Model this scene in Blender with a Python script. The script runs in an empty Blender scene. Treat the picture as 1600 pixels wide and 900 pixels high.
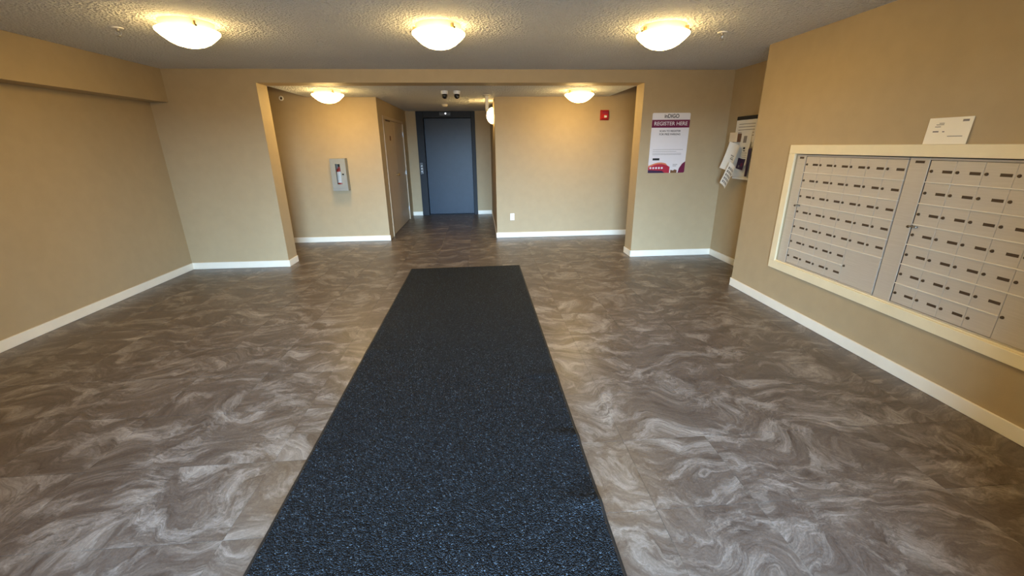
import bpy, bmesh, math, random
from mathutils import Matrix, Vector
random.seed(7)
scene = bpy.context.scene
C = scene.collection
R = math.radians

# ------------------------------------------------------------------ camera
cam_d = bpy.data.cameras.new('camera'); cam = bpy.data.objects.new('camera', cam_d); C.objects.link(cam)
FW = Vector((0.06824, 0.94478, -0.32051)); RT = Vector((0.99711, -0.07537, -0.00986)); UP = Vector((0.03347, 0.31891, 0.94719))
cam.matrix_world = Matrix(((RT.x, UP.x, -FW.x, 0), (RT.y, UP.y, -FW.y, 0), (RT.z, UP.z, -FW.z, 1.55), (0, 0, 0, 1)))
cam_d.sensor_fit = 'HORIZONTAL'; cam_d.sensor_width = 36; cam_d.lens = 655.68/1600*36
cam_d.clip_start = 0.02
scene.camera = cam

# ------------------------------------------------------------------ light and exposure
LAMP_COL = (1.0, 0.67, 0.24); LAMP_STR = 37.0
world = bpy.data.worlds.new('world'); scene.world = world; world.use_nodes = True
DAY = 112.0
wt = world.node_tree; bg = wt.nodes['Background']
wc = wt.nodes.new('ShaderNodeTexCoord'); wx = wt.nodes.new('ShaderNodeSeparateXYZ'); wr = wt.nodes.new('ShaderNodeValToRGB')
wm_ = wt.nodes.new('ShaderNodeMath'); wm_.operation = 'MULTIPLY_ADD'; wm_.inputs[1].default_value = 0.5; wm_.inputs[2].default_value = 0.5
wt.links.new(wc.outputs['Generated'], wx.inputs[0]); wt.links.new(wx.outputs['Z'], wm_.inputs[0]); wt.links.new(wm_.outputs[0], wr.inputs[0]); wt.links.new(wr.outputs[0], bg.inputs['Color'])
we = wr.color_ramp.elements; we[0].position = 0.0; we[0].color = (0.085, 0.095, 0.105, 1); we[1].position = 1.0; we[1].color = (0.42, 0.66, 1.0, 1)
for p_, c_ in ((0.495, (0.085, 0.095, 0.105, 1)), (0.51, (0.56, 0.84, 1.16, 1)), (0.65, (0.48, 0.78, 1.16, 1))):
    e_ = we.new(p_); e_.color = c_
bg.inputs['Strength'].default_value = DAY
pd = bpy.data.lights.new('entrance_portal', 'AREA'); pd.shape = 'RECTANGLE'; pd.size = 2.8; pd.size_y = 2.15
pd.cycles.is_portal = True
po = bpy.data.objects.new('entrance_portal', pd); C.objects.link(po)
po.location = (-0.1, -2.64, 1.09); po.rotation_euler = (R(90), 0, 0)
vs = scene.view_settings
vs.view_transform = 'Standard'; vs.look = 'None'; vs.gamma = 1; vs.use_curve_mapping = False; vs.exposure = 0.0
scene.cycles.max_bounces = 8; scene.cycles.diffuse_bounces = 5; scene.cycles.glossy_bounces = 4
scene.cycles.transparent_max_bounces = 8
scene.cycles.caustics_reflective = False; scene.cycles.caustics_refractive = False
scene.cycles.sample_clamp_indirect = 10.0
scene.cycles.use_denoising = True

# ------------------------------------------------------------------ dimensions (metres)
XL, XR, XN = -3.934, 2.858, 3.36          # left wall, mailbox wall, notice-board wall
YF, YV, YB, TW = 0.15, -2.6, 5.823, 0.278   # lobby end, added vestibule's glazing, wall with the opening, its thickness
YR = 4.419                                # corner where the mailbox wall steps back
YA, YE = 7.405, 10.21                     # corridor wall, elevator wall
ZC, ZH = 2.457, 2.306                     # ceiling, dropped ceiling
J0, J1 = -2.662, 2.162                    # jambs of the opening
D0, D1 = -1.60, 0.281                     # recess side walls
CX0, CX1 = -6.5, 6.0                      # corridor ends
YBB = YB + TW

# ------------------------------------------------------------------ material helpers
def lin(r, g, b):
    f = lambda c: (c/255/12.92) if c/255 <= 0.04045 else ((c/255+0.055)/1.055)**2.4
    return (f(r), f(g), f(b), 1)
class NT:
    def __init__(s, name):
        s.m = bpy.data.materials.new(name); s.m.use_nodes = True
        s.t = s.m.node_tree; s.b = s.t.nodes['Principled BSDF']; s.out = s.t.nodes['Material Output']
    def n(s, typ, **kw):
        x = s.t.nodes.new(typ)
        for k, v in kw.items():
            if k.startswith('_'): setattr(x, k[1:], v)
            else: x.inputs[k.replace('__', ' ')].default_value = v
        return x
    def l(s, a, b): s.t.links.new(a, b)
    def ramp(s, fac, stops):
        r = s.t.nodes.new('ShaderNodeValToRGB'); e = r.color_ramp.elements
        while len(e) < len(stops): e.new(0.5)
        for i, (p, c) in enumerate(stops): e[i].position = p; e[i].color = c
        s.l(fac, r.inputs[0]); return r
    def bump(s, h, strength, dist):
        b = s.n('ShaderNodeBump', Strength=strength, Distance=dist); s.l(h, b.inputs['Height']); s.l(b.outputs[0], s.b.inputs['Normal'])
def plain(name, col, rough=0.5, metal=0.0, bump=None, var=0.06, spec=0.5):
    t = NT(name); co = t.n('ShaderNodeTexCoord')
    nz = t.n('ShaderNodeTexNoise', Scale=9.0, Detail=4.0); t.l(co.outputs['Object'], nz.inputs['Vector'])
    lo = tuple(c*(1-var) for c in col[:3])+(1,); hi = tuple(min(1, c*(1+var)) for c in col[:3])+(1,)
    r = t.ramp(nz.outputs['Fac'], [(0.3, lo), (0.7, hi)]); t.l(r.outputs[0], t.b.inputs['Base Color'])
    t.b.inputs['Roughness'].default_value = rough; t.b.inputs['Metallic'].default_value = metal
    t.b.inputs['Specular IOR Level'].default_value = spec
    if bump:
        nb = t.n('ShaderNodeTexNoise', Scale=bump[0], Detail=2.0); t.l(co.outputs['Object'], nb.inputs['Vector'])
        t.bump(nb.outputs['Fac'], bump[1], bump[2])
    return t.m

M = {}
M['wall'] = plain('beige_wall_paint', lin(177, 157, 123), 0.62, bump=(160, 0.25, 0.002), var=0.025, spec=0.3)
M['trim'] = plain('cream_trim_paint', lin(238, 230, 212), 0.38, var=0.02)
M['frame'] = plain('ivory_wood_paint', lin(236, 222, 186), 0.42, bump=(60, 0.15, 0.002), var=0.03)
M['white'] = plain('white_plastic', lin(236, 234, 228), 0.35, var=0.02)
M['paper'] = plain('white_paper', lin(232, 228, 218), 0.8, var=0.02)
M['paper2'] = plain('cream_paper', lin(226, 208, 176), 0.8, var=0.03)
M['envelope'] = plain('envelope_paper', lin(245, 236, 214), 0.8, var=0.015)
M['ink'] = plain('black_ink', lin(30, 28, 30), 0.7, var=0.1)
M['greyink'] = plain('grey_ink', lin(130, 124, 118), 0.8, var=0.1)
M['black'] = plain('black_plastic', lin(18, 18, 19), 0.25, var=0.1)
M['maroon'] = plain('maroon_print', lin(108, 18, 62), 0.45, var=0.04)
M['red_print'] = plain('red_print', lin(176, 40, 62), 0.45, var=0.06)
M['orange_print'] = plain('orange_print', lin(214, 128, 92), 0.45, var=0.05)
M['navy_print'] = plain('navy_print', lin(48, 26, 62), 0.45, var=0.05)
M['poster'] = plain('poster_board', lin(228, 224, 226), 0.4, var=0.01)
M['red'] = plain('red_alarm_plastic', lin(168, 26, 26), 0.35, var=0.05)
M['brass'] = plain('brass_metal', lin(190, 160, 110), 0.3, 1.0)
M['steel'] = plain('steel_metal', lin(170, 168, 164), 0.32, 1.0)
M['grey_metal'] = plain('grey_enamel', lin(150, 151, 144), 0.45, 0.2, var=0.04)
M['door_paint'] = plain('beige_door_paint', lin(186, 166, 136), 0.42, var=0.03)
M['pan'] = plain('fixture_white_enamel', lin(226, 216, 190), 0.4, var=0.02)
M['rubber'] = plain('black_rubber', lin(26, 25, 25), 0.6, var=0.12)
M['dark'] = plain('dark_slot', lin(70, 54, 38), 0.6, var=0.1)
M['elev_frame'] = plain('charcoal_elevator_enamel', lin(36, 39, 44), 0.45, 0.0, var=0.05, spec=0.15)
M['elev_door'] = plain('slate_blue_elevator_enamel', lin(38, 51, 66), 0.34, 0.0, var=0.05, spec=0.2)
M['button'] = plain('light_button', lin(232, 234, 236), 0.3)
M['brown'] = plain('brown_card', lin(112, 78, 48), 0.8)

def m_ceiling():
    t = NT('textured_ceiling_paint'); co = t.n('ShaderNodeTexCoord')
    v = t.n('ShaderNodeTexVoronoi', Scale=48.0); t.l(co.outputs['Object'], v.inputs['Vector'])
    nz = t.n('ShaderNodeTexNoise', Scale=75.0, Detail=3.0); t.l(co.outputs['Object'], nz.inputs['Vector'])
    a = t.n('ShaderNodeMath', _operation='ADD'); t.l(v.outputs['Distance'], a.inputs[0]); t.l(nz.outputs['Fac'], a.inputs[1])
    t.bump(a.outputs[0], 1.0, 0.02)
    nb = t.n('ShaderNodeTexNoise', Scale=1.3, Detail=3.0); t.l(co.outputs['Object'], nb.inputs['Vector'])
    r = t.ramp(nb.outputs['Fac'], [(0.3, lin(226, 228, 230)), (0.7, lin(232, 234, 236))]); t.l(r.outputs[0], t.b.inputs['Base Color'])
    t.b.inputs['Roughness'].default_value = 0.9; t.b.inputs['Specular IOR Level'].default_value = 0.1
    return t.m
M['ceiling'] = m_ceiling()

def m_floor():
    t = NT('marbled_vinyl_tile'); co = t.n('ShaderNodeTexCoord'); oi = t.n('ShaderNodeObjectInfo'); ge = t.n('ShaderNodeNewGeometry')
    def math_(op, a, b=None, c=None):
        m = t.n('ShaderNodeMath', _operation=op)
        for i, x in enumerate((a, b, c)):
            if x is None: continue
            if isinstance(x, (int, float)): m.inputs[i].default_value = x
            else: t.l(x, m.inputs[i])
        return m.outputs[0]
    rnd = oi.outputs['Random']
    # most tiles run on with their neighbours, some carry a shifted print
    jump = math_('MULTIPLY', math_('GREATER_THAN', math_('FRACT', math_('MULTIPLY', rnd, 7.0)), 0.58), rnd)
    cb = t.n('ShaderNodeCombineXYZ'); t.l(math_('MULTIPLY', jump, 57.0), cb.inputs[0]); t.l(math_('MULTIPLY', jump, 91.0), cb.inputs[1])
    v0 = t.n('ShaderNodeVectorMath', _operation='ADD'); t.l(ge.outputs['Position'], v0.inputs[0]); t.l(cb.outputs[0], v0.inputs[1])
    def warp(vec, scale, amt, detail):
        w = t.n('ShaderNodeTexNoise', Scale=scale, Detail=detail, Roughness=0.5); t.l(vec, w.inputs['Vector'])
        ws = t.n('ShaderNodeVectorMath', _operation='SUBTRACT'); t.l(w.outputs['Color'], ws.inputs[0]); ws.inputs[1].default_value = (0.5, 0.5, 0.5)
        wm = t.n('ShaderNodeVectorMath', _operation='SCALE'); t.l(ws.outputs[0], wm.inputs[0]); wm.inputs['Scale'].default_value = amt
        v = t.n('ShaderNodeVectorMath', _operation='ADD'); t.l(vec, v.inputs[0]); t.l(wm.outputs[0], v.inputs[1]); return v.outputs[0]
    v1 = warp(warp(warp(v0.outputs[0], 1.9, 0.62, 1.0), 5.0, 0.17, 2.0), 18.0, 0.06, 4.0)
    def streak(sc, det, rough):
        mp = t.n('ShaderNodeMapping'); mp.inputs['Scale'].default_value = sc; t.l(v1, mp.inputs['Vector'])
        n = t.n('ShaderNodeTexNoise', Scale=1.0, Detail=det, Roughness=rough); t.l(mp.outputs[0], n.inputs['Vector']); return n.outputs['Fac']
    s1 = streak((5.0, 15.0, 1), 12.0, 0.76)
    s2 = streak((8.0, 38.0, 1), 8.0, 0.7)
    big = streak((3.2, 6.5, 1), 8.0, 0.68)
    fine = t.n('ShaderNodeTexNoise', Scale=95.0, Detail=4.0, Roughness=0.7); t.l(ge.outputs['Position'], fine.inputs['Vector'])
    base = t.ramp(s1, [(0.30, lin(60, 49, 43)), (0.44, lin(83, 71, 63)), (0.56, lin(98, 86, 77)), (0.72, lin(128, 117, 107))])
    # thin pale veins where the cloudy mask allows them
    ridge = math_('SUBTRACT', 1.0, math_('MULTIPLY', math_('ABSOLUTE', math_('SUBTRACT', s2, 0.5)), 9.0))
    mask = t.n('ShaderNodeMapRange'); t.l(big, mask.inputs['Value']); mask.inputs['From Min'].default_value = 0.48; mask.inputs['From Max'].default_value = 0.68
    cloud = math_('MULTIPLY', mask.outputs[0], math_('ADD', math_('MULTIPLY', math_('MAXIMUM', ridge, 0.0), 0.40), math_('MULTIPLY', s1, 0.62)))
    vein = math_('ADD', cloud, math_('MULTIPLY', math_('MAXIMUM', ridge, 0.0), 0.06))
    mx = t.n('ShaderNodeMixRGB'); t.l(vein, mx.inputs[0]); t.l(base.outputs[0], mx.inputs[1]); mx.inputs[2].default_value = lin(180, 171, 161)
    hv = t.n('ShaderNodeHueSaturation'); t.l(mx.outputs[0], hv.inputs['Color'])
    tone = math_('MULTIPLY_ADD', math_('FRACT', math_('MULTIPLY', rnd, 29.0)), 0.08, 0.84)
    t.l(math_('ADD', tone, math_('MULTIPLY', math_('SUBTRACT', fine.outputs['Fac'], 0.5), 0.7)), hv.inputs['Value']); t.l(hv.outputs[0], t.b.inputs['Base Color'])
    t.bump(math_('MULTIPLY_ADD', s1, 1.2, math_('MULTIPLY', fine.outputs['Fac'], 0.5)), 0.25, 0.002)
    rr = t.ramp(s1, [(0.3, (0.30,)*3+(1,)), (0.7, (0.42,)*3+(1,))]); t.l(rr.outputs[0], t.b.inputs['Roughness'])
    return t.m
M['floor'] = m_floor()

def m_mat():
    t = NT('navy_black_loop_carpet'); co = t.n('ShaderNodeTexCoord')
    mp = t.n('ShaderNodeMapping'); mp.inputs['Scale'].default_value = (1, 0.8, 1); t.l(co.outputs['Object'], mp.inputs['Vector'])
    v = t.n('ShaderNodeTexVoronoi', Scale=180.0); t.l(mp.outputs[0], v.inputs['Vector'])
    sx = t.n('ShaderNodeSeparateColor'); t.l(v.outputs['Color'], sx.inputs[0])
    r = t.ramp(sx.outputs[0], [(0.0, lin(7, 9, 12)), (0.35, lin(18, 22, 26)), (0.75, lin(31, 37, 43)), (0.95, lin(44, 52, 60)), (1.0, lin(74, 86, 97))])
    t.l(r.outputs[0], t.b.inputs['Base Color'])
    inv = t.n('ShaderNodeMath', _operation='SUBTRACT'); inv.inputs[0].default_value = 1.0; t.l(v.outputs['Distance'], inv.inputs[1])
    t.bump(inv.outputs[0], 1.0, 0.006)
    t.b.inputs['Roughness'].default_value = 0.6; t.b.inputs['Specular IOR Level'].default_value = 0.15
    return t.m
M['mat'] = m_mat()

def m_mail():
    t = NT('brushed_aluminium_mailbox'); co = t.n('ShaderNodeTexCoord')
    mp = t.n('ShaderNodeMapping'); mp.inputs['Scale'].default_value = (8, 6, 220); t.l(co.outputs['Object'], mp.inputs['Vector'])
    nz = t.n('ShaderNodeTexNoise', Scale=1.0, Detail=3.0); t.l(mp.outputs[0], nz.inputs['Vector'])
    r = t.ramp(nz.outputs['Fac'], [(0.3, lin(196, 185, 168)), (0.7, lin(204, 194, 178))]); t.l(r.outputs[0], t.b.inputs['Base Color'])
    t.b.inputs['Metallic'].default_value = 0.15; t.b.inputs['Roughness'].default_value = 0.4
    return t.m
M['mail'] = m_mail()
M['ledge'] = plain('polished_aluminium_edge', lin(236, 228, 212), 0.35, 0.1, var=0.02)

def m_emit(name, col, s):
    t = NT(name); t.b.inputs['Base Color'].default_value = (0.9, 0.86, 0.76, 1); t.b.inputs['Roughness'].default_value = 0.35
    co = t.n('ShaderNodeTexCoord'); nz = t.n('ShaderNodeTexNoise', Scale=7.0, Detail=3.0, Distortion=1.5); t.l(co.outputs['Object'], nz.inputs['Vector'])
    lo = tuple(c*0.92 for c in col)+(1,); r = t.ramp(nz.outputs['Fac'], [(0.3, lo), (0.7, tuple(col)+(1,))])
    t.l(r.outputs[0], t.b.inputs['Emission Color']); t.b.inputs['Emission Strength'].default_value = s
    return t.m
M['lamp'] = m_emit('lit_alabaster_glass', LAMP_COL, LAMP_STR)
M['sconce'] = m_emit('lit_sconce_glass', LAMP_COL, 30.0)
M['led'] = m_emit('indicator_light', (0.9, 0.95, 1.0), 2.0)

def m_glass():
    t = NT('clear_pane_glass'); t.t.nodes.remove(t.b)
    tr = t.n('ShaderNodeBsdfTransparent'); gl = t.n('ShaderNodeBsdfGlossy', Roughness=0.02)
    fr = t.n('ShaderNodeFresnel', IOR=1.45); mx = t.n('ShaderNodeMixShader')
    t.l(fr.outputs[0], mx.inputs[0]); t.l(tr.outputs[0], mx.inputs[1]); t.l(gl.outputs[0], mx.inputs[2]); t.l(mx.outputs[0], t.out.inputs['Surface'])
    return t.m
M['glass'] = m_glass()

# ------------------------------------------------------------------ mesh helpers
def link(name, me, mat, parent=None):
    o = bpy.data.objects.new(name, me); C.objects.link(o)
    if mat and not me.materials: me.materials.append(M[mat])
    if parent is not None: o.parent = parent
    return o
def bm_box(bm, x0, x1, y0, y1, z0, z1, bev=0.0, seg=1):
    r = bmesh.ops.create_cube(bm, size=1, matrix=Matrix.Translation(((x0+x1)/2, (y0+y1)/2, (z0+z1)/2)) @ Matrix.Diagonal((x1-x0, y1-y0, z1-z0, 1)))
    if bev:
        es = {e for v in r['verts'] for e in v.link_edges}
        bmesh.ops.bevel(bm, geom=list(es), offset=bev, segments=seg, affect='EDGES', profile=0.5)
def done(bm, smooth=None):
    me = bpy.data.meshes.new('mesh'); bm.normal_update(); bm.to_mesh(me); bm.free()
    if smooth:
        for p in me.polygons: p.use_smooth = True
        me.set_sharp_from_angle(angle=R(smooth))
    return me
def boxes(name, mat, lst, parent=None, bev=0.0):
    bm = bmesh.new()
    for b in lst: bm_box(bm, *b, bev=bev)
    return link(name, done(bm), mat, parent)
def lathe_bm(bm, prof, n=32, mtx=Matrix()):
    """profile of (r, z) swept about local Z"""
    rings = []
    for r, z in prof:
        if r < 1e-6: rings.append([bm.verts.new(mtx @ Vector((0, 0, z)))])
        else: rings.append([bm.verts.new(mtx @ Vector((r*math.cos(2*math.pi*k/n), r*math.sin(2*math.pi*k/n), z))) for k in range(n)])
    for a, b in zip(rings, rings[1:]):
        for k in range(n):
            k2 = (k+1) % n
            if len(a) == 1 and len(b) == 1: continue
            if len(a) == 1: bm.faces.new((a[0], b[k], b[k2]))
            elif len(b) == 1: bm.faces.new((a[k], a[k2], b[0]))
            else: bm.faces.new((a[k], a[k2], b[k2], b[k]))
    bmesh.ops.recalc_face_normals(bm, faces=bm.faces[:])
def lathe(name, mat, prof, parent=None, n=32, mtx=Matrix(), smooth=40):
    bm = bmesh.new(); lathe_bm(bm, prof, n, mtx); return link(name, done(bm, smooth), mat, parent)
def prism(name, mat, pts, mtx, depth, parent=None):
    """2-D outline extruded by depth along local +Z, placed by mtx"""
    bm = bmesh.new()
    a = [bm.verts.new(mtx @ Vector((x, y, 0))) for x, y in pts]; b = [bm.verts.new(mtx @ Vector((x, y, depth))) for x, y in pts]
    bm.faces.new(a[::-1]); bm.faces.new(b)
    for i in range(len(pts)):
        j = (i+1) % len(pts); bm.faces.new((a[i], a[j], b[j], b[i]))
    bmesh.ops.recalc_face_normals(bm, faces=bm.faces[:])
    return link(name, done(bm), mat, parent)
def text(name, mat, s, mtx, size, parent=None, depth=0.0006, width=None, bold=0.012):
    cu = bpy.data.curves.new('text', 'FONT'); cu.body = s; cu.size = size; cu.align_x = 'CENTER'; cu.align_y = 'CENTER'; cu.extrude = depth/2; cu.offset = size*bold
    o = bpy.data.objects.new('text', cu); C.objects.link(o); bpy.context.view_layer.update()
    me = bpy.data.meshes.new_from_object(o.evaluated_get(bpy.context.evaluated_depsgraph_get()))
    bpy.data.objects.remove(o); bpy.data.curves.remove(cu)
    if width:
        xs = [v.co.x for v in me.vertices]; k = width/(max(xs)-min(xs))
        for v in me.vertices: v.co.x *= k
    me.transform(mtx); me.materials.clear()
    return link(name, me, mat, parent)
def tag(o, label=None, cat=None, group=None, kind=None):
    if label: o['label'] = label
    if cat: o['category'] = cat
    if group: o['group'] = group
    if kind: o['kind'] = kind
    return o
def thing(name, loc, label, cat, group=None, kind=None):
    o = bpy.data.objects.new(name, None); o.empty_display_size = 0.05; C.objects.link(o); o.location = loc
    return tag(o, label, cat, group, kind)
def struct(name, mat, lst, label, cat, bev=0.0):
    return tag(boxes(name, mat, lst, bev=bev), label, cat, kind='structure')
def copy_tree(o, parent=None):
    c = o.copy(); C.objects.link(c); c.parent = parent
    for ch in list(o.children): copy_tree(ch, c)
    return c

# ------------------------------------------------------------------ room shell
struct('wall_left', 'wall', [(XL-0.15, XL, YF, YB, 0, ZC)], 'plain beige side wall below the boxed soffit', 'wall')
struct('soffit', 'wall', [(XL, -3.723, YF, YB, 2.09, ZC)], 'beige boxed soffit running along the top of the side wall', 'soffit')
struct('wall_back', 'wall', [(CX0, J0, YB, YBB, 0, ZC), (J1, CX1, YB, YBB, 0, ZC), (J0, J1, YB, YBB, ZH, ZC)],
       'beige wall with the wide opening to the elevator corridor', 'wall')
MY0, MY1, MZ0, MZ1 = 1.60, 3.762, 0.468, 1.458      # recess for the mailboxes
struct('wall_right', 'wall', [(XR, XN+0.15, YF, MY0, 0, ZC), (XR, XN+0.15, MY1, YR, 0, ZC), (XR, XN+0.15, MY0, MY1, 0, MZ0),
       (XR, XN+0.15, MY0, MY1, MZ1, ZC), (XR+0.2, XN+0.15, MY0, MY1, MZ0, MZ1)], 'beige wall holding the recessed mailboxes', 'wall')
struct('wall_niche', 'wall', [(XN, XN+0.15, YR, YB, 0, ZC)], 'short set-back beige wall carrying the notice board', 'wall')
DY0, DY1, DZ = 7.74, 9.74, 2.06
struct('wall_corridor_left', 'wall', [(CX0, D0, YA, YA+0.15, 0, ZC), (D0-0.15, D0, YA+0.15, DY0, 0, ZC), (D0-0.15, D0, DY1, YE, 0, ZC), (D0-0.15, D0, DY0, DY1, DZ, ZC), (CX0, D0-0.15, YA+0.15, YE+0.3, 0, ZC)],
       'beige corridor wall with the grey extinguisher cabinet, turning toward the elevator', 'wall')
struct('wall_corridor_right', 'wall', [(D1, CX1, YA, YE, 0, ZC)], 'beige corridor wall with the red alarm and the outlet', 'wall')
EX0, EX1, EZ = -1.215, -0.15, 2.16
struct('wall_elevator', 'wall', [(D0-0.15, EX0, YE, YE+0.3, 0, ZC), (EX1, D1+0.3, YE, YE+0.3, 0, ZC), (EX0, EX1, YE, YE+0.3, EZ, ZC), (EX0, EX1, YE+0.2, YE+0.3, 0, EZ)], 'beige wall around the elevator door', 'wall')
struct('wall_corridor_end_left', 'wall', [(CX0-0.15, CX0, YB, YA+0.15, 0, ZC)], 'beige end wall of the corridor past the extinguisher cabinet', 'wall')
struct('wall_corridor_end_right', 'wall', [(CX1, CX1+0.15, YB, YA+0.15, 0, ZC)], 'beige end wall of the corridor past the red alarm', 'wall')
GX0, GX1, GZ = -1.5, 1.3, 2.16                      # added vestibule with glazed entrance behind the camera, keeps daylight off side walls
struct('wall_front', 'wall', [(XL-0.15, GX0-0.15, YF-0.15, YF, 0, ZC), (GX1+0.15, XR+0.2, YF-0.15, YF, 0, ZC)], 'beige lobby end wall on both sides of the added vestibule', 'wall')  # unseen; set forward to shade the side walls from entrance daylight
struct('wall_added_vestibule', 'wall', [(GX0-0.15, GX0, YV-0.15, YF, 0, ZC), (GX1, GX1+0.15, YV-0.15, YF, 0, ZC), (GX0, GX1, YV-0.15, YV, GZ, ZC)], 'added beige vestibule walls limiting daylight from the glazed entrance', 'wall')
struct('ceiling', 'ceiling', [(CX0-0.15, CX1+0.15, YV-0.15, YE+0.3, ZC, ZC+0.15)], 'grey textured lobby ceiling with round lamps', 'ceiling')
struct('ceiling_dropped', 'ceiling', [(J0, J1, YBB, YA, ZH, ZC), (D0, D1, YA, YE, ZH, ZC)], 'lower grey ceiling over the corridor and elevator recess', 'ceiling')
# entrance glazing
w = thing('window_1', ((GX0+GX1)/2, YV-0.07, 0), 'glazed entrance with dark metal frame behind the mat', 'entrance', kind='structure')
def rel(lst, o): return [(a-o.location.x, b-o.location.x, c-o.location.y, d-o.location.y, e-o.location.z, f-o.location.z) for a, b, c, d, e, f in lst]
mull = [GX0, GX0+0.93, GX0+1.87, GX1]
boxes('window_frame', 'elev_frame', rel([(max(GX0, x-0.03), min(GX1, x+0.03), YV-0.10, YV-0.04, 0, GZ) for x in mull] + [(GX0, GX1, YV-0.10, YV-0.04, 0, 0.08), (GX0, GX1, YV-0.10, YV-0.04, GZ-0.06, GZ)], w), w)
for a, b in zip(mull, mull[1:]): boxes('pane', 'glass', rel([(a+0.03, b-0.03, YV-0.075, YV-0.069, 0.08, GZ-0.06)], w), w)

# ------------------------------------------------------------------ floor: vinyl tiles
floor = struct('floor', 'floor', [(CX0-0.15, CX1+0.15, YV-0.15, YE+0.35, -0.06, -0.003)], 'brown marbled vinyl tile floor', 'floor')
TP, TX, TY = 0.466, 0.742, 1.412
REG = [(GX0, GX1, YV, YF), (XL, XR, YF, YB), (XR, XN, YR, YB), (J0, J1, YB, YBB), (CX0, CX1, YBB, YA), (D0, D1, YA, YE)]
full = None
def tile_mesh(rects):
    bm = bmesh.new()
    for x0, x1, y0, y1 in rects:
        bm_box(bm, x0, x1, y0, y1, -0.003, 0.0)
        top = [e for e in bm.edges if all(abs(v.co.z) < 1e-7 for v in e.verts) and not e.is_boundary]
    bmesh.ops.bevel(bm, geom=[e for e in bm.edges if all(abs(v.co.z) < 1e-7 for v in e.verts)], offset=0.0007, segments=1, affect='EDGES')
    return done(bm)
g = 0.0004
rest = []
for j in range(-11, 20):
    for i in range(-16, 12):
        x0 = TX+i*TP; y0 = TY+j*TP; cx, cy = x0+TP/2, y0+TP/2
        rs = []
        for a, b, c, d in REG:
            u0, u1, v0, v1 = max(a, x0+g), min(b, x0+TP-g), max(c, y0+g), min(d, y0+TP-g)
            if u1-u0 > 0.004 and v1-v0 > 0.004: rs.append((u0-cx, u1-cx, v0-cy, v1-cy))
        if not rs: continue
        # merge pieces that share a full edge so one tile stays one slab
        k = 0
        while k < len(rs):
            for m_ in range(k+1, len(rs)):
                A, B = rs[k], rs[m_]
                if abs(A[0]-B[0]) < 1e-6 and abs(A[1]-B[1]) < 1e-6 and abs(A[3]-B[2]) < 1e-6:
                    rs[k] = (A[0], A[1], A[2], B[3]); rs.pop(m_); k = -1; break
            k += 1
        shown = (y0 > 0.6 and y0 < YB and x0 > -4.5) or (y0 >= YB-TP and -3.9 < x0 < 3.5)
        if not shown:
            rest += [(a+cx, b+cx, c+cy, d+cy) for a, b, c, d in rs]; continue
        whole = len(rs) == 1 and rs[0][1]-rs[0][0] > TP-3*g and rs[0][3]-rs[0][2] > TP-3*g
        if whole:
            if full is None: full = tile_mesh(rs)
            me = full
        else: me = tile_mesh(rs)
        o = link('tile', me, 'floor', floor); o.location = (cx, cy, 0)
bm = bmesh.new()
for a, b, c, d in rest: bm_box(bm, a, b, c, d, -0.003, 0.0)
tag(link('tile', done(bm), 'floor', floor), kind='stuff')

# ------------------------------------------------------------------ baseboards
BH, BT = 0.090, 0.013
def base(name, segs, label):
    bm = bmesh.new()
    for x0, x1, y0, y1 in segs: bm_box(bm, x0, x1, y0, y1, 0, BH, bev=0.003)
    return tag(link(name, done(bm), 'trim'), label, 'baseboard', kind='structure')
base('baseboard_left', [(XL, XL+BT, YF, YB)], 'cream baseboard along the side wall under the soffit')
base('baseboard_back_left', [(XL, J0+BT, YB-BT, YB), (J0, J0+BT, YB-BT, YBB)], 'white baseboard wrapping the jamb beside the soffit wall')
base('baseboard_back_right', [(J1-BT, XN, YB-BT, YB), (J1-BT, J1, YB-BT, YBB)], 'white baseboard wrapping the jamb below the poster')
base('baseboard_niche', [(XN-BT, XN, YR, YB-BT)], 'white baseboard below the notice board')
base('baseboard_right', [(XR-BT, XR, YF, YR+BT), (XR-BT, XN, YR, YR+BT)], 'cream baseboard below the mailboxes')
base('baseboard_corridor_left', [(CX0, D0+BT, YA-BT, YA)], 'white baseboard below the extinguisher cabinet')
base('baseboard_corridor_right', [(D1-BT, CX1, YA-BT, YA), (D1-BT, D1, YA, YE)], 'white baseboard below the outlet')
base('baseboard_elevator_left', [(D0, -1.375, YE-BT, YE)], 'short white baseboard between double door and elevator')
base('baseboard_elevator_right', [(-0.06, D1-BT, YE-BT, YE)], 'short white baseboard at the far side of the elevator')

# ------------------------------------------------------------------ elevator
el = thing('elevator', (-0.715, YE, 0), 'slate blue elevator door in a charcoal metal frame', 'elevator')
def erel(*b): return rel([b], el)
for x0, x1 in ((-1.372, EX0), (EX1, -0.063)):
    boxes('jamb', 'elev_frame', erel(x0, x1, YE-0.03, YE+0.16, 0, 2.30), el, bev=0.004)
boxes('header', 'elev_frame', erel(EX0, EX1, YE-0.03, YE+0.16, EZ, 2.30), el, bev=0.004)
boxes('sliding_door', 'elev_door', erel(EX0+0.002, EX1-0.002, YE+0.085, YE+0.125, 0.012, EZ-0.002), el, bev=0.003)
boxes('sill', 'elev_frame', erel(EX0, EX1, YE-0.0, YE+0.13, 0.0005, 0.010), el)
cp = boxes('call_panel', 'black', erel(-1.352, -1.285, YE-0.036, YE-0.03, 0.955, 1.205), el, bev=0.002)
for z in (1.135, 1.075, 1.01): lathe('call_button', 'button', [(0, 0.008), (0.013, 0.008), (0.016, 0.005), (0.016, 0)], cp, 16, Matrix.Translation((-1.318-el.location.x, -0.036, z)) @ Matrix.Rotation(R(90), 4, 'X'))
ip = boxes('floor_indicator', 'black', erel(-0.85, -0.60, YE-0.036, YE-0.03, 2.205, 2.275), el, bev=0.002)
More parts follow.
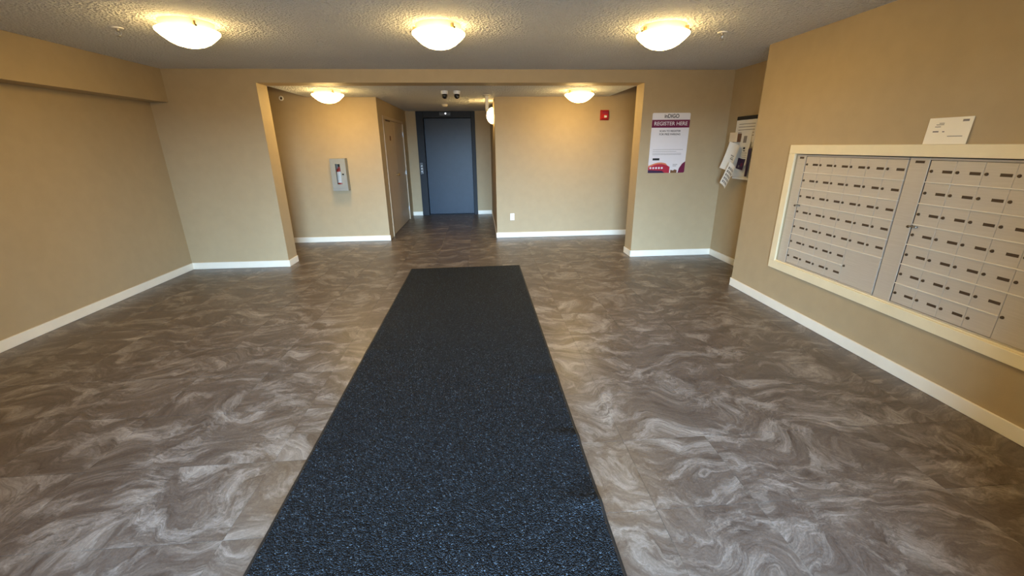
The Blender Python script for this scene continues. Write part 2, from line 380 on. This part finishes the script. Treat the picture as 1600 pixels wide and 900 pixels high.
lathe('indicator_lamp', 'led', [(0, 0.006), (0.015, 0.006), (0.018, 0)], ip, 16, Matrix.Translation((-0.711-el.location.x, -0.036, 2.25)) @ Matrix.Rotation(R(90), 4, 'X'))
for x in (-0.80, -0.765, -0.66, -0.63): boxes('speaker_hole', 'greyink', erel(x-0.006, x+0.006, YE-0.038, YE-0.036, 2.222, 2.234), ip)

# ------------------------------------------------------------------ double door in the recess
dr = thing('door_1', (D0, (DY0+DY1)/2, 0), 'beige double utility door beside the elevator', 'door', kind='structure')
F = 0.05
boxes('door_frame', 'door_paint', rel([(D0-0.15, D0+0.012, DY0, DY0+F, 0, DZ-F), (D0-0.15, D0+0.012, DY1-F, DY1, 0, DZ-F), (D0-0.15, D0+0.012, DY0, DY1, DZ-F, DZ)], dr), dr, bev=0.003)
ymid = (DY0+DY1)/2
for k, (a, b) in enumerate(((DY0+F, ymid), (ymid, DY1-F))):
    lf = boxes('door_leaf', 'door_paint', rel([(D0-0.050, D0-0.006, a+0.003, b-0.003, 0.008, DZ-F-0.003)], dr), dr, bev=0.002)
    hy = a+0.004 if k == 0 else b-0.004
    for z in (0.25, 1.03, 1.80):
        boxes('hinge', 'steel', rel([(D0-0.006, D0+0.012, hy-0.012, hy+0.012, z-0.05, z+0.05)], dr), lf, bev=0.003)
    if k == 0:
        lathe('door_knob', 'brass', [(0, 0.062), (0.018, 0.060), (0.028, 0.048), (0.026, 0.034), (0.012, 0.026), (0.012, 0.006), (0.032, 0.005), (0.032, 0)], lf, 20,
              Matrix.Translation((-0.006, 8.62-dr.location.y, 1.045)) @ Matrix.Rotation(R(90), 4, 'Y'))
        boxes('door_sign', 'brown', rel([(D0-0.006, D0-0.002, 8.25, 8.34, 1.665, 1.745)], dr), lf, bev=0.001)
        boxes('ball_catch', 'dark', rel([(D0-0.006, D0+0.006, 8.0, 8.35, DZ-F-0.022, DZ-F-0.006)], dr), lf)

# ------------------------------------------------------------------ ceiling lamps
M['lamp_rim'] = m_emit('lit_alabaster_glass_rim', LAMP_COL, LAMP_STR*0.36)
M['lamp_bright'] = m_emit('lit_alabaster_glass_bright', LAMP_COL, LAMP_STR*1.4)
def lamp(x, y, z, label, rz=0.0):
    t = thing('ceiling_light', (x, y, z), label, 'ceiling light', 'round glass ceiling lights')
    t.rotation_euler = (0, 0, rz)
    lathe('mounting_pan', 'pan', [(0, -0.001), (0.178, -0.001), (0.178, -0.012), (0.170, -0.030), (0.168, -0.052), (0.0, -0.052)], t, 40)
    prof = [(0.0, -0.046), (0.166, -0.046), (0.200, -0.050), (0.209, -0.057), (0.208, -0.066), (0.196, -0.080), (0.170, -0.104), (0.135, -0.132), (0.092, -0.154), (0.045, -0.166), (0, -0.169)]
    gs = lathe('glass_shade', 'lamp' if z > 2.4 else 'lamp_bright', prof, t, 48, smooth=60)
    gs.data.materials.append(M['lamp_rim'])
    for f_ in gs.data.polygons:
        if f_.normal.z > 0.3: f_.material_index = 1
    for k in range(3):
        a = 2*math.pi*k/3 - 0.9
        cl = boxes('clip', 'brass', [(0.176, 0.200, -0.006, 0.006, -0.052, -0.018), (0.196, 0.214, -0.006, 0.006, -0.058, -0.046)], t, bev=0.001)
        cl.rotation_euler = (0, 0, a)
        lathe('clip_screw', 'dark', [(0, 0.008), (0.006, 0.008), (0.008, 0.004), (0.008, 0)], cl, 12, Matrix.Translation((0.212, 0, -0.052)) @ Matrix.Rotation(R(90), 4, 'Y'))
    return t
lamp(-2.17, 3.82, ZC, 'lit round glass ceiling light beside the soffit end of the lobby', 0.1)
lamp(-0.285, 3.83, ZC, 'lit round glass ceiling light above the black floor mat', 0.0)
lamp(1.53, 3.80, ZC, 'lit round glass ceiling light on the mailbox side of the lobby', 0.2)
lamp(-2.06, 6.54, ZH, 'lit round glass ceiling light above the extinguisher cabinet corridor wall', 0.0)
lamp(1.48, 6.56, ZH, 'lit round glass ceiling light near the red alarm in the corridor', 0.4)
lamp(-2.17, 0.55, ZC, 'lit round glass ceiling light over the entrance end, soffit side', 0.1)
lamp(1.53, 0.55, ZC, 'lit round glass ceiling light over the entrance end, mailbox side', 0.2)

# sconce on the recess wall
sc = thing('wall_sconce', (D1, 8.0, 2.06), 'bright frosted wall sconce in the elevator recess', 'wall light')
boxes('back_plate', 'pan', [(-0.015, 0, -0.06, 0.06, -0.10, 0.10)], sc, bev=0.004)
bm = bmesh.new(); bmesh.ops.create_uvsphere(bm, u_segments=24, v_segments=16, radius=1)
bmesh.ops.bisect_plane(bm, geom=bm.verts[:]+bm.edges[:]+bm.faces[:], plane_co=(0, 0, 0), plane_no=(1, 0, 0), clear_outer=True)
bmesh.ops.holes_fill(bm, edges=[e for e in bm.edges if e.is_boundary])
bmesh.ops.transform(bm, matrix=Matrix.Translation((-0.015, 0, 0)) @ Matrix.Diagonal((0.105, 0.115, 0.135, 1)), verts=bm.verts[:])
link('glass_shade', done(bm, 50), 'sconce', sc)

# ceiling-hung sign box, edge on
sg = thing('hanging_sign', (0.150, 7.12, ZH), 'slim pale sign box hanging edge-on from the corridor ceiling', 'sign')
lathe('canopy', 'pan', [(0, 0), (0.062, 0), (0.060, -0.012), (0.030, -0.026), (0, -0.028)], sg, 24)
boxes('sign_box', 'pan', [(-0.024, 0.024, -0.16, 0.16, -0.225, -0.030)], sg, bev=0.004)

# ------------------------------------------------------------------ security cameras, detector, sprinklers
def dome_cam(x, y, label, yaw):
    t = thing('security_camera', (x, y, ZH), label, 'camera', 'turret cameras on the corridor ceiling'); t.rotation_euler = (0, 0, yaw)
    lathe('mount', 'white', [(0, 0), (0.050, 0), (0.050, -0.030), (0.044, -0.042), (0.034, -0.046), (0, -0.046)], t, 28)
    lathe('ball', 'black', [(0, 0.040)]+[(0.040*math.sin(a), 0.040*math.cos(a)) for a in [math.pi*k/12 for k in range(1, 12)]]+[(0, -0.040)], t, 24, Matrix.Translation((0, -0.004, -0.066)))
    lathe('lens', 'steel', [(0, 0.004), (0.008, 0.004), (0.010, 0)], t, 16, Matrix.Translation((0.012, -0.034, -0.082)) @ Matrix.Rotation(R(62), 4, 'X'))
dome_cam(-0.462, 6.64, 'white and black turret camera, the one nearer the double door', 0.5)
dome_cam(-0.285, 6.64, 'white and black turret camera, the one nearer the hanging sign', -0.1)
t = thing('smoke_detector', (-0.607, 8.66, ZH), 'small cream smoke detector on the recess ceiling before the elevator', 'detector')
lathe('base', 'pan', [(0, 0), (0.065, 0), (0.065, -0.012), (0, -0.012)], t, 28)
lathe('cover', 'pan', [(0, -0.012), (0.055, -0.012), (0.052, -0.030), (0.036, -0.042), (0, -0.044)], t, 28)
def sprinkler(x, y, label, rz):
    t = thing('sprinkler_head', (x, y, ZC), label, 'sprinkler', 'pendant sprinklers on the lobby ceiling'); t.rotation_euler = (0, 0, rz)
    lathe('escutcheon', 'white', [(0, 0), (0.042, 0), (0.038, -0.007), (0.014, -0.010), (0, -0.010)], t, 28)
    lathe('body', 'steel', [(0, -0.008), (0.012, -0.008), (0.012, -0.022), (0.008, -0.026), (0, -0.026)], t, 16)
    for s in (-1, 1):
        bm = bmesh.new()
        path = [(0.010, -0.022), (0.019, -0.034), (0.015, -0.048), (0.003, -0.056)]
        for (r0, z0), (r1, z1) in zip(path, path[1:]):
            v = [bm.verts.new((s*r0-0.002, -0.003, z0)), bm.verts.new((s*r0+0.002, -0.003, z0)), bm.verts.new((s*r0+0.002, 0.003, z0)), bm.verts.new((s*r0-0.002, 0.003, z0)),
                 bm.verts.new((s*r1-0.002, -0.003, z1)), bm.verts.new((s*r1+0.002, -0.003, z1)), bm.verts.new((s*r1+0.002, 0.003, z1)), bm.verts.new((s*r1-0.002, 0.003, z1))]
            for f in ((0, 1, 2, 3), (4, 5, 6, 7), (0, 1, 5, 4), (1, 2, 6, 5), (2, 3, 7, 6), (3, 0, 4, 7)): bm.faces.new([v[i] for i in f])
        bmesh.ops.recalc_face_normals(bm, faces=bm.faces[:])
        link('frame_arm', done(bm), 'steel', t)
    lathe('deflector', 'steel', [(0, -0.055), (0.006, -0.055), (0.018, -0.059), (0.018, -0.061), (0, -0.061)], t, 16)
sprinkler(-2.785, 3.98, 'small pendant sprinkler head between the soffit and a lamp', 0.5)
sprinkler(2.118, 3.96, 'small pendant sprinkler head beside the mailbox-side lamp', 1.2)
t = thing('wall_sprinkler', (-3.045, YA, 2.29), 'small white ring of a sidewall sprinkler high on the corridor wall', 'sprinkler')
my = Matrix.Rotation(R(90), 4, 'X')
lathe('escutcheon_ring', 'white', [(0.018, 0), (0.036, 0), (0.036, 0.010), (0.026, 0.016), (0.018, 0.012), (0.018, 0)], t, 28, my)
lathe('head', 'dark', [(0, 0.016), (0.008, 0.016), (0.010, 0.004), (0.018, 0.002), (0.018, 0.0)], t, 16, my)

# ------------------------------------------------------------------ extinguisher cabinet with extinguisher
cx = thing('extinguisher_cabinet', (-2.288, YA, 0.876), 'grey metal fire extinguisher cabinet on the corridor wall', 'cabinet')
W2, CH, CD = 0.122, 0.508, 0.115
boxes('body', 'grey_metal', [(-W2, -W2+0.006, -CD, 0, 0, CH), (W2-0.006, W2, -CD, 0, 0, CH), (-W2, W2, -CD, 0, 0, 0.006), (-W2, W2, -CD, 0, CH-0.006, CH), (-W2, W2, -0.006, 0, 0, CH)], cx)
sx0, sx1, sz0, sz1 = -0.040, 0.034, 0.105, 0.425
dd = boxes('cabinet_door', 'grey_metal', [(-W2, sx0, -CD-0.014, -CD, 0.0, CH), (sx1, W2, -CD-0.014, -CD, 0, CH), (sx0, sx1, -CD-0.014, -CD, 0, sz0), (sx0, sx1, -CD-0.014, -CD, sz1, CH)], cx)
boxes('window_rim', 'grey_metal', [(sx0-0.006, sx0, -CD-0.018, -CD-0.006, sz0-0.006, sz1+0.006), (sx1, sx1+0.006, -CD-0.018, -CD-0.006, sz0-0.006, sz1+0.006), (sx0, sx1, -CD-0.018, -CD-0.006, sz0-0.006, sz0), (sx0, sx1, -CD-0.018, -CD-0.006, sz1, sz1+0.006)], dd)
boxes('window_pane', 'glass', [(sx0, sx1, -CD-0.008, -CD-0.005, sz0, sz1)], dd)
boxes('door_bead', 'grey_metal', [(-W2+0.012, -W2+0.018, -CD-0.018, -CD-0.012, 0.05, CH-0.015), (W2-0.018, W2-0.012, -CD-0.018, -CD-0.012, 0.05, CH-0.015), (-W2+0.012, W2-0.012, -CD-0.018, -CD-0.012, 0.044, 0.05), (-W2+0.012, W2-0.012, -CD-0.018, -CD-0.012, CH-0.015, CH-0.009)], dd)
boxes('latch', 'black', [(0.056, 0.082, -CD-0.030, -CD-0.012, 0.255, 0.272)], dd, bev=0.002)
ex = thing('fire_extinguisher', (-2.293, YA-0.055, 0.884), 'red extinguisher with white label seen through the cabinet window slot', 'extinguisher')
lathe('cylinder', 'red', [(0, 0), (0.046, 0), (0.048, 0.01), (0.048, 0.30), (0.040, 0.335), (0.018, 0.352), (0.018, 0.37), (0, 0.37)], ex, 28)
lathe('label_wrap', 'paper', [(0.0485, 0.12), (0.0492, 0.12), (0.0492, 0.335-0.04), (0.0485, 0.295)], ex, 28)
boxes('valve', 'black', [(-0.014, 0.014, -0.014, 0.014, 0.365, 0.40)], ex, bev=0.003)
boxes('handle', 'black', [(-0.012, 0.012, -0.040, 0.030, 0.40, 0.412), (-0.012, 0.012, -0.044, 0.020, 0.425, 0.437), (-0.010, 0.010, 0.016, 0.030, 0.40, 0.434)], ex, bev=0.002)

# ------------------------------------------------------------------ alarm, outlet
al = thing('fire_alarm', (2.108, YA, 2.022), 'red fire alarm horn with white strobe on the corridor wall', 'alarm')
boxes('back_plate', 'red', [(-0.074, 0.074, -0.012, 0, -0.079, 0.079)], al, bev=0.004)
boxes('housing', 'red', [(-0.064, 0.064, -0.042, -0.012, -0.068, 0.068)], al, bev=0.010)
for z in (0.018, 0.030, 0.042, 0.054): boxes('grille_slot', 'maroon', [(-0.045, 0.045, -0.044, -0.0415, z-0.003, z+0.003)], al)
boxes('strobe_lens', 'white', [(-0.018, 0.030, -0.062, -0.040, -0.042, -0.006)], al, bev=0.008)
ou = thing('wall_outlet', (0.554, YA, 0.365), 'white duplex power outlet low on the corridor wall', 'outlet')
boxes('cover_plate', 'white', [(-0.037, 0.037, -0.006, 0, -0.060, 0.060)], ou, bev=0.003)
for z in (-0.024, 0.024):
    f = boxes('socket', 'white', [(-0.017, 0.017, -0.009, -0.005, z-0.015, z+0.015)], ou, bev=0.004)
    boxes('socket_slot', 'ink', [(-0.008, -0.006, -0.0095, -0.0088, z-0.003, z+0.007), (0.006, 0.008, -0.0095, -0.0088, z-0.003, z+0.006), (-0.003, 0.003, -0.0095, -0.0088, z-0.011, z-0.006)], f)

# ------------------------------------------------------------------ poster
PX0, PX1, PZ0, PZ1 = 2.306, 2.822, 1.178, 1.944
ps = thing('parking_poster', ((PX0+PX1)/2, YB, PZ0), 'white parking registration poster with maroon banner on the wall by the opening', 'poster')
PW, PH = PX1-PX0, PZ1-PZ0
prism('poster_board', 'poster', [(-PW/2+0.012*(1-math.cos(a))*0+sx*(0), 0) for a, sx in ()] or
      [(-PW/2, 0.012), (-PW/2+0.012, 0), (PW/2-0.012, 0), (PW/2, 0.012), (PW/2, PH-0.012), (PW/2-0.012, PH), (-PW/2+0.012, PH), (-PW/2, PH-0.012)],
      Matrix.Rotation(R(90), 4, 'X'), 0.006, ps)
def pm(x, z, y=-0.0062): return Matrix.Translation((x, y, z)) @ Matrix.Rotation(R(90), 4, 'X')
prism('banner', 'maroon', [(-PW/2, 0.583), (PW/2, 0.583), (PW/2, 0.681), (-PW/2, 0.681)], pm(0, 0), 0.0005, ps)
text('logo_lettering', 'ink', 'inDIGO', pm(0.005, 0.725), 0.066, ps, width=0.200, bold=0.018)
text('banner_lettering', 'poster', 'REGISTER HERE', pm(0.0, 0.632, -0.0068), 0.066, ps, width=0.455)
text('heading_lettering', 'ink', 'SCAN TO REGISTER', pm(0.0, 0.540), 0.034, ps, width=0.29)
text('heading_lettering', 'ink', 'FOR FREE PARKING', pm(0.0, 0.499), 0.034, ps, width=0.29)
for k, (z, wd) in enumerate(((0.305, 0.42), (0.280, 0.33), (0.255, 0.40), (0.240, 0.40))):
    prism('fine_print', 'greyink', [(-0.215, z-0.0018), (-0.215+wd, z-0.0018), (-0.215+wd, z+0.0018), (-0.215, z+0.0018)], pm(0, 0), 0.0003, ps)
prism('dark_tab', 'ink', [(-0.205, 0.166), (-0.110, 0.166), (-0.110, 0.194), (-0.205, 0.194)], pm(0, 0), 0.0004, ps)
wv = [(-PW/2, 0.004)] + [(-PW/2+0.012, 0)] + [(0.045, 0)] + [(0.045-0.30*u, 0.075+0.055*math.sin(math.pi*(0.15+0.85*u))*1.0-0.02*(1-u)) for u in [k/10 for k in range(11)]] + [(-PW/2, 0.105)]
prism('wave_orange', 'orange_print', [(x, z+(0.020 if 4 < i else 0)) for i, (x, z) in enumerate(wv)], pm(0, 0), 0.0003, ps)
prism('wave_red', 'red_print', wv, pm(0, 0), 0.0006, ps)
prism('wave_navy', 'navy_print', [(-PW/2, 0.005), (-PW/2+0.012, 0.0), (-0.02, 0.0), (-0.06, 0.028), (-PW/2, 0.040)], pm(0, 0), 0.0009, ps)
prism('corner_maroon', 'maroon', [(0.165, 0.0), (PW/2-0.012, 0), (PW/2, 0.012), (PW/2, 0.150), (0.215, 0.120), (0.178, 0.06)], pm(0, 0), 0.0006, ps)
for k in range(5): lathe('white_icon', 'poster', [(0, 0.0012), (0.014, 0.0012), (0.014, 0)], ps, 14, pm(-0.225+0.040*k, 0.066))
prism('foot_picture', 'brown', [(0.060, 0.0), (0.150, 0.0), (0.150, 0.035), (0.120, 0.045), (0.095, 0.030), (0.060, 0.040)], pm(0, 0), 0.0004, ps)
for z, a, b in ((0.110, 0.085, 0.150), (0.092, 0.085, 0.135)): prism('foot_print', 'greyink', [(a, z-0.003), (b, z-0.003), (b, z+0.003), (a, z+0.003)], pm(0, 0), 0.0003, ps)

# ------------------------------------------------------------------ notice board with papers
nb = thing('notice_board', (XN, 5.13, 1.12), 'white notice board with black top rail on the set-back wall', 'notice board')
boxes('board_panel', 'paper', [(-0.020, 0, -0.44, 0.44, 0.02, 0.72)], nb)
boxes('top_rail', 'black', [(-0.032, 0, -0.44, 0.44, 0.71, 0.755)], nb, bev=0.003)
boxes('side_rail', 'white', [(-0.026, 0, 0.432, 0.446, 0.02, 0.71)], nb); boxes('side_rail', 'white', [(-0.026, 0, -0.446, -0.432, 0.02, 0.71)], nb)
boxes('ledge', 'white', [(-0.070, 0, -0.44, 0.30, 0, 0.022)], nb, bev=0.003)
def sheet(name, loc, w_, h_, mat, label, cat='paper', tilt=0.0, lean=0.05, curl=0.0, marks=(), group='papers on the notice board', nx=8, nz=10):
    """a hanging sheet of paper: local y = along the wall, z = up, -x = out of the wall"""
    bm = bmesh.new(); V = {}
    def pos(u, v, off):
        y = (u-0.5)*w_; z = (v-1)*h_; out = lean*(1-v)**1.4*h_*2 + curl*(u-0.5)**2*4*0.04 + off
        ca, sa = math.cos(tilt), math.sin(tilt)
        return Vector((-out, y*ca-z*sa, y*sa+z*ca))
    for side in (0, 1):
        for i in range(nx+1):
            for j in range(nz+1): V[side, i, j] = bm.verts.new(pos(i/nx, j/nz, 0.0012*side))
    for i in range(nx):
        for j in range(nz):
            for side in (0, 1): bm.faces.new([V[side, i, j], V[side, i+1, j], V[side, i+1, j+1], V[side, i, j+1]])
    for i in range(nx):
        for j in (0, nz): bm.faces.new([V[0, i, j], V[0, i+1, j], V[1, i+1, j], V[1, i, j]])
    for j in range(nz):
        for i in (0, nx): bm.faces.new([V[0, i, j], V[0, i, j+1], V[1, i, j+1], V[1, i, j]])
    bmesh.ops.recalc_face_normals(bm, faces=bm.faces[:])
    t = thing(name, loc, label, cat, group)
    link('sheet', done(bm, 60), mat, t)
    for mk, u0, u1, v0, v1 in marks:
        bm = bmesh.new(); a = [bm.verts.new(pos(u, v, 0.0016)) for u, v in ((u0, v0), (u1, v0), (u1, v1), (u0, v1))]; b = [bm.verts.new(pos(u, v, 0.0024)) for u, v in ((u0, v0), (u1, v0), (u1, v1), (u0, v1))]
        bm.faces.new(a); bm.faces.new(b)
        for i in range(4): bm.faces.new((a[i], a[(i+1) % 4], b[(i+1) % 4], b[i]))
        bmesh.ops.recalc_face_normals(bm, faces=bm.faces[:])
        link('printed_mark', done(bm), mk, t)
    return t
bx = XN-0.035
sheet('notice_sheet', (bx, 5.33, 1.83), 0.42, 0.26, 'paper', 'white printed notice under the black rail of the notice board', lean=0.01,
      marks=[('greyink', 0.1, 0.9, 0.80-0.13*k, 0.825-0.13*k) for k in range(5)])
sheet('notice_sheet', (bx-0.006, 5.30, 1.69), 0.22, 0.20, 'paper', 'white sheet with a small grey emblem on the notice board', lean=0.02,
      marks=[('greyink', 0.40, 0.70, 0.35, 0.75), ('paper', 0.48, 0.62, 0.45, 0.65)])
bxp = thing('card_holder', (XN-0.042, 5.50, 1.57), 'small cream card holder box on the notice board edge', 'holder')
boxes('front', 'paper2', [(-0.045, -0.038, -0.075, 0.095, 0, 0.115)], bxp, bev=0.001)
boxes('tray', 'brown', [(-0.038, 0.0, -0.10, 0.09, 0, 0.10)], bxp, bev=0.001)
sheet('curled_sheet', (bx-0.048, 5.405, 1.545), 0.24, 0.34, 'paper', 'large curled white sheet hanging off the notice board edge', tilt=0.26, lean=0.06, curl=0.8,
      marks=[('greyink', 0.35, 0.65, 0.55, 0.58), ('greyink', 0.35, 0.6, 0.49, 0.51), ('greyink', 0.3, 0.6, 0.43, 0.46), ('greyink', 0.1, 0.3, 0.12, 0.2), ('greyink', 0.45, 0.55, 0.08, 0.2)])
sheet('notice_sheet', (bx-0.012, 5.27, 1.53), 0.13, 0.24, 'paper', 'narrow white notice with bold black print on the notice board', lean=0.02,
      marks=[('ink', 0.55, 0.85, 0.80, 0.90), ('ink', 0.5, 0.8, 0.70, 0.75)]+[('greyink', 0.15, 0.9, 0.6-0.1*k, 0.63-0.1*k) for k in range(5)])
sheet('calendar_sheet', (bx-0.125, 5.285, 1.30), 0.15, 0.30, 'paper', 'tilted calendar grid page dangling below the notice board', tilt=0.46, lean=0.03, curl=0.4,
      marks=[('greyink', 0.12+0.2*i, 0.26+0.2*i, 0.10+0.155*j, 0.20+0.155*j) for i in range(4) for j in range(5)])
sheet('dark_photo_card', (bx-0.020, 5.30, 1.37), 0.15, 0.13, 'navy_print', 'dark purple printed card at the foot of the notice board', lean=0.03, tilt=0.12,
      marks=[('maroon', 0.2, 0.45, 0.3, 0.6), ('greyink', 0.55, 0.75, 0.15, 0.35)])
sheet('dark_strip', (bx-0.008, 5.18, 1.50), 0.05, 0.34, 'navy_print', 'narrow dark strip beside the black print notice', lean=0.01, marks=[])

# ------------------------------------------------------------------ mailboxes
FX = XR+0.012                                     # front plane of the doors
fr = thing('mailbox_surround', (XR, (MY0+MY1)/2, MZ0), 'ivory painted wood frame around the mailboxes', 'frame')
FO = 0.076
def prel(b): return rel([b], fr)
for b in ((XR-0.020, XR, MY0-FO, MY1+FO, MZ1, MZ1+FO), (XR-0.020, XR, MY0-FO, MY1+FO, MZ0-FO, MZ0), (XR-0.020, XR, MY0-FO, MY0, MZ0, MZ1), (XR-0.020, XR, MY1, MY1+FO, MZ0, MZ1)):
    boxes('rail', 'frame', prel(b), fr, bev=0.003)
for b in ((XR-0.006, XR+0.004, MY0, MY1, MZ0, MZ0+0.010),):
    boxes('inner_lip', 'frame', prel(b), fr, bev=0.002)
PY, PZ = 0.1535, 0.1365
bm = bmesh.new(); bm_box(bm, 0, 0.012, -PY+0.0012, -0.0012, 0.003, PZ-0.003, bev=0.0006); DOOR = done(bm)
bm = bmesh.new(); bm_box(bm, -0.0012, 0.001, -0.142, -0.084, PZ/2-0.0085, PZ/2+0.0085, bev=0.0009); SLOT = done(bm)
bm = bmesh.new(); lathe_bm(bm, [(0, 0.007), (0.0075, 0.007), (0.0085, 0.005), (0.0095, 0.002), (0.0095, 0)], 14, Matrix.Translation((0, -0.019, PZ/2)) @ Matrix.Rotation(R(-90), 4, 'Y')); LOCK = done(bm, 40)
bm = bmesh.new(); bm_box(bm, -0.0078, -0.0068, -0.0200, -0.0180, PZ/2-0.005, PZ/2+0.005); KEYW = done(bm)
bm = bmesh.new(); bm_box(bm, 0, 0.012, -2*PY+0.002, -0.002, 0.0015, 2*PZ-0.0015, bev=0.0008); PARCEL = done(bm)
M['lock'] = plain('dull_bronze_lock', lin(96, 82, 66), 0.35, 0.6)
ZB = 0.484
def unit(y_left, stile, label):
    """y_left: far edge of the door field; doors run toward the entrance"""
    u = thing('mailbox_unit', (FX, y_left, ZB), label, 'mailbox', 'wall mailbox units')
    top = 7*PZ
    boxes('stile', 'mail', [(-0.001, 0.02, 0.008, stile, -0.012, top+0.012)], u, bev=0.001)
    boxes('gap_shade', 'ink', [(0.004, 0.013, 0.001, 0.008, -0.012, top+0.012)], u)  # dark strip standing in for the shadow in the gap beside the stile
    boxes('number_plate', 'dark', [(-0.0025, 0.001, stile*0.28, stile*0.72, top-0.022, top-0.006)], u, bev=0.0005)
    boxes('carcass', 'dark', [(0.013, 0.18, -6*PY-0.01, stile, -0.012, top+0.012)], u)
    boxes('head_rail', 'mail', [(-0.002, 0.02, -6*PY, 0.003, top, top+0.012)], u)
    boxes('bottom_rail', 'mail', [(-0.002, 0.02, -6*PY, 0.003, -0.012, 0)], u)
    boxes('latch', 'steel', [(-0.016, -0.001, -0.040, 0.012, 3.86*PZ, 3.86*PZ+0.010), ], u, bev=0.002)
    k_ = link('master_lock', LOCK, 'lock', u); k_.location = (-0.001, 0.045, 3.35*PZ)
    for r in range(7):
        # rolled ledge between rows
        if r: boxes('row_ledge', 'ledge', [(-0.007, 0.010, -(6 if r > 1 else 4)*PY, 0.0, r*PZ-0.0026, r*PZ+0.0032)], u, bev=0.001)
        for c in range(6):
            if r < 2 and c >= 4: continue
            d = link('mailbox_door', DOOR, 'mail', u); d.location = (0, -c*PY, r*PZ)
            if not (r == 0 and c == 3 and stile > 0.12): link('name_slot', SLOT, 'dark', d)
            lk = link('lock', LOCK, 'lock', d)
    d = link('parcel_door', PARCEL, 'mail', u); d.location = (0, -4*PY, 0)
    lk = link('lock', LOCK, 'lock', d); lk.location = (0, 0, PZ/2)
    return u
u1 = unit(3.648, 0.112, 'aluminium mailbox unit with small doors, next to the notice board niche')
u2 = unit(2.578, 0.138, 'aluminium mailbox unit with small doors, on the entrance side of the pair')
boxes('end_filler', 'mail', [(-0.004, 0.02, -6*PY-0.045, -6*PY, -0.012, 7*PZ+0.012)], u2)

# envelope resting on the frame
en = thing('envelope', (XR-0.011, 2.52, MZ1+FO), 'cream envelope standing on top of the mailbox frame', 'envelope')
L = Matrix.Rotation(R(2.5), 4, 'Y')
e = boxes('envelope_body', 'envelope', [(-0.0012, 0.0012, -0.126, 0.126, 0.0005, 0.154)], en); e.matrix_local = L
for b in [(0.03, 0.075, 0.112, 0.116), (0.045, 0.080, 0.100, 0.104), (0.03, 0.06, 0.120, 0.124), (0.05, 0.085, 0.070, 0.078), (0.015, 0.028, 0.070, 0.076), (-0.095, -0.01, 0.044, 0.048), (-0.105, -0.07, 0.128, 0.140)]:
    k_ = boxes('printed_mark', 'greyink', [(-0.0016, -0.0012, b[0], b[1], b[2], b[3])], en); k_.matrix_local = L

# ------------------------------------------------------------------ entrance mat
mt = thing('floor_mat', (-0.225, 2.2, 0), 'long black loop-pile entrance mat with rubber edge', 'mat')
MX0, MX1, MYa, MYb = -0.955, 0.508, -2.6, 5.49
SK = 0.004                                          # slight skew of the far edge
def wave(x, y):
    h = 0.0
    for (wx, wy, amp, sy, sx_) in ((0.50, 1.93, 0.012, 0.045, 0.14), (0.50, 1.47, 0.014, 0.050, 0.17), (0.45, 2.6, 0.006, 0.05, 0.2), (-0.85, 3.1, 0.005, 0.06, 0.15)):
        h += amp*math.exp(-((y-wy-0.10*(wx-x))/sy)**2)*math.exp(-((x-wx)/sx_)**2)
    return h
def strip(xs, ys, z):
    bm = bmesh.new(); V = [[bm.verts.new((x-mt.location.x, (y + (0.030*(x-MX0)/(MX1-MX0) if y > 5 else 0))-mt.location.y, z(x, y)+wave(x, y))) for y in ys] for x in xs]
    for i in range(len(xs)-1):
        for j in range(len(ys)-1): bm.faces.new((V[i][j], V[i+1][j], V[i+1][j+1], V[i][j+1]))
    return bm
def fr_(a, b, n): return [a+(b-a)*k/n for k in range(n+1)]
E_ = 0.016
ys = fr_(MYa+E_, 0.9, 12)[:-1]+fr_(0.9, 3.3, 120)[:-1]+fr_(3.3, MYb-E_, 20)
bm = strip(fr_(MX0+E_, MX1-E_, 60), ys, lambda x, y: 0.009)
link('carpet_pile', done(bm, 60), 'mat', mt)
def ez(x, y):
    d = min(x-MX0, MX1-x, y-MYa, MYb-y); return 0.0008 if d < 0.002 else 0.0075
yb_ = [MYa, MYa+0.004]+ys+[MYb-0.004, MYb]
for xs in ([MX0, MX0+0.005, MX0+E_], [MX1-E_, MX1-0.005, MX1]):
    link('rubber_edge', done(strip(xs, yb_, ez), 60), 'rubber', mt)
for yy in ([MYa, MYa+0.004, MYa+E_], [MYb-E_, MYb-0.004, MYb]):
    link('rubber_edge', done(strip(fr_(MX0+E_, MX1-E_, 30), yy, ez), 60), 'rubber', mt)
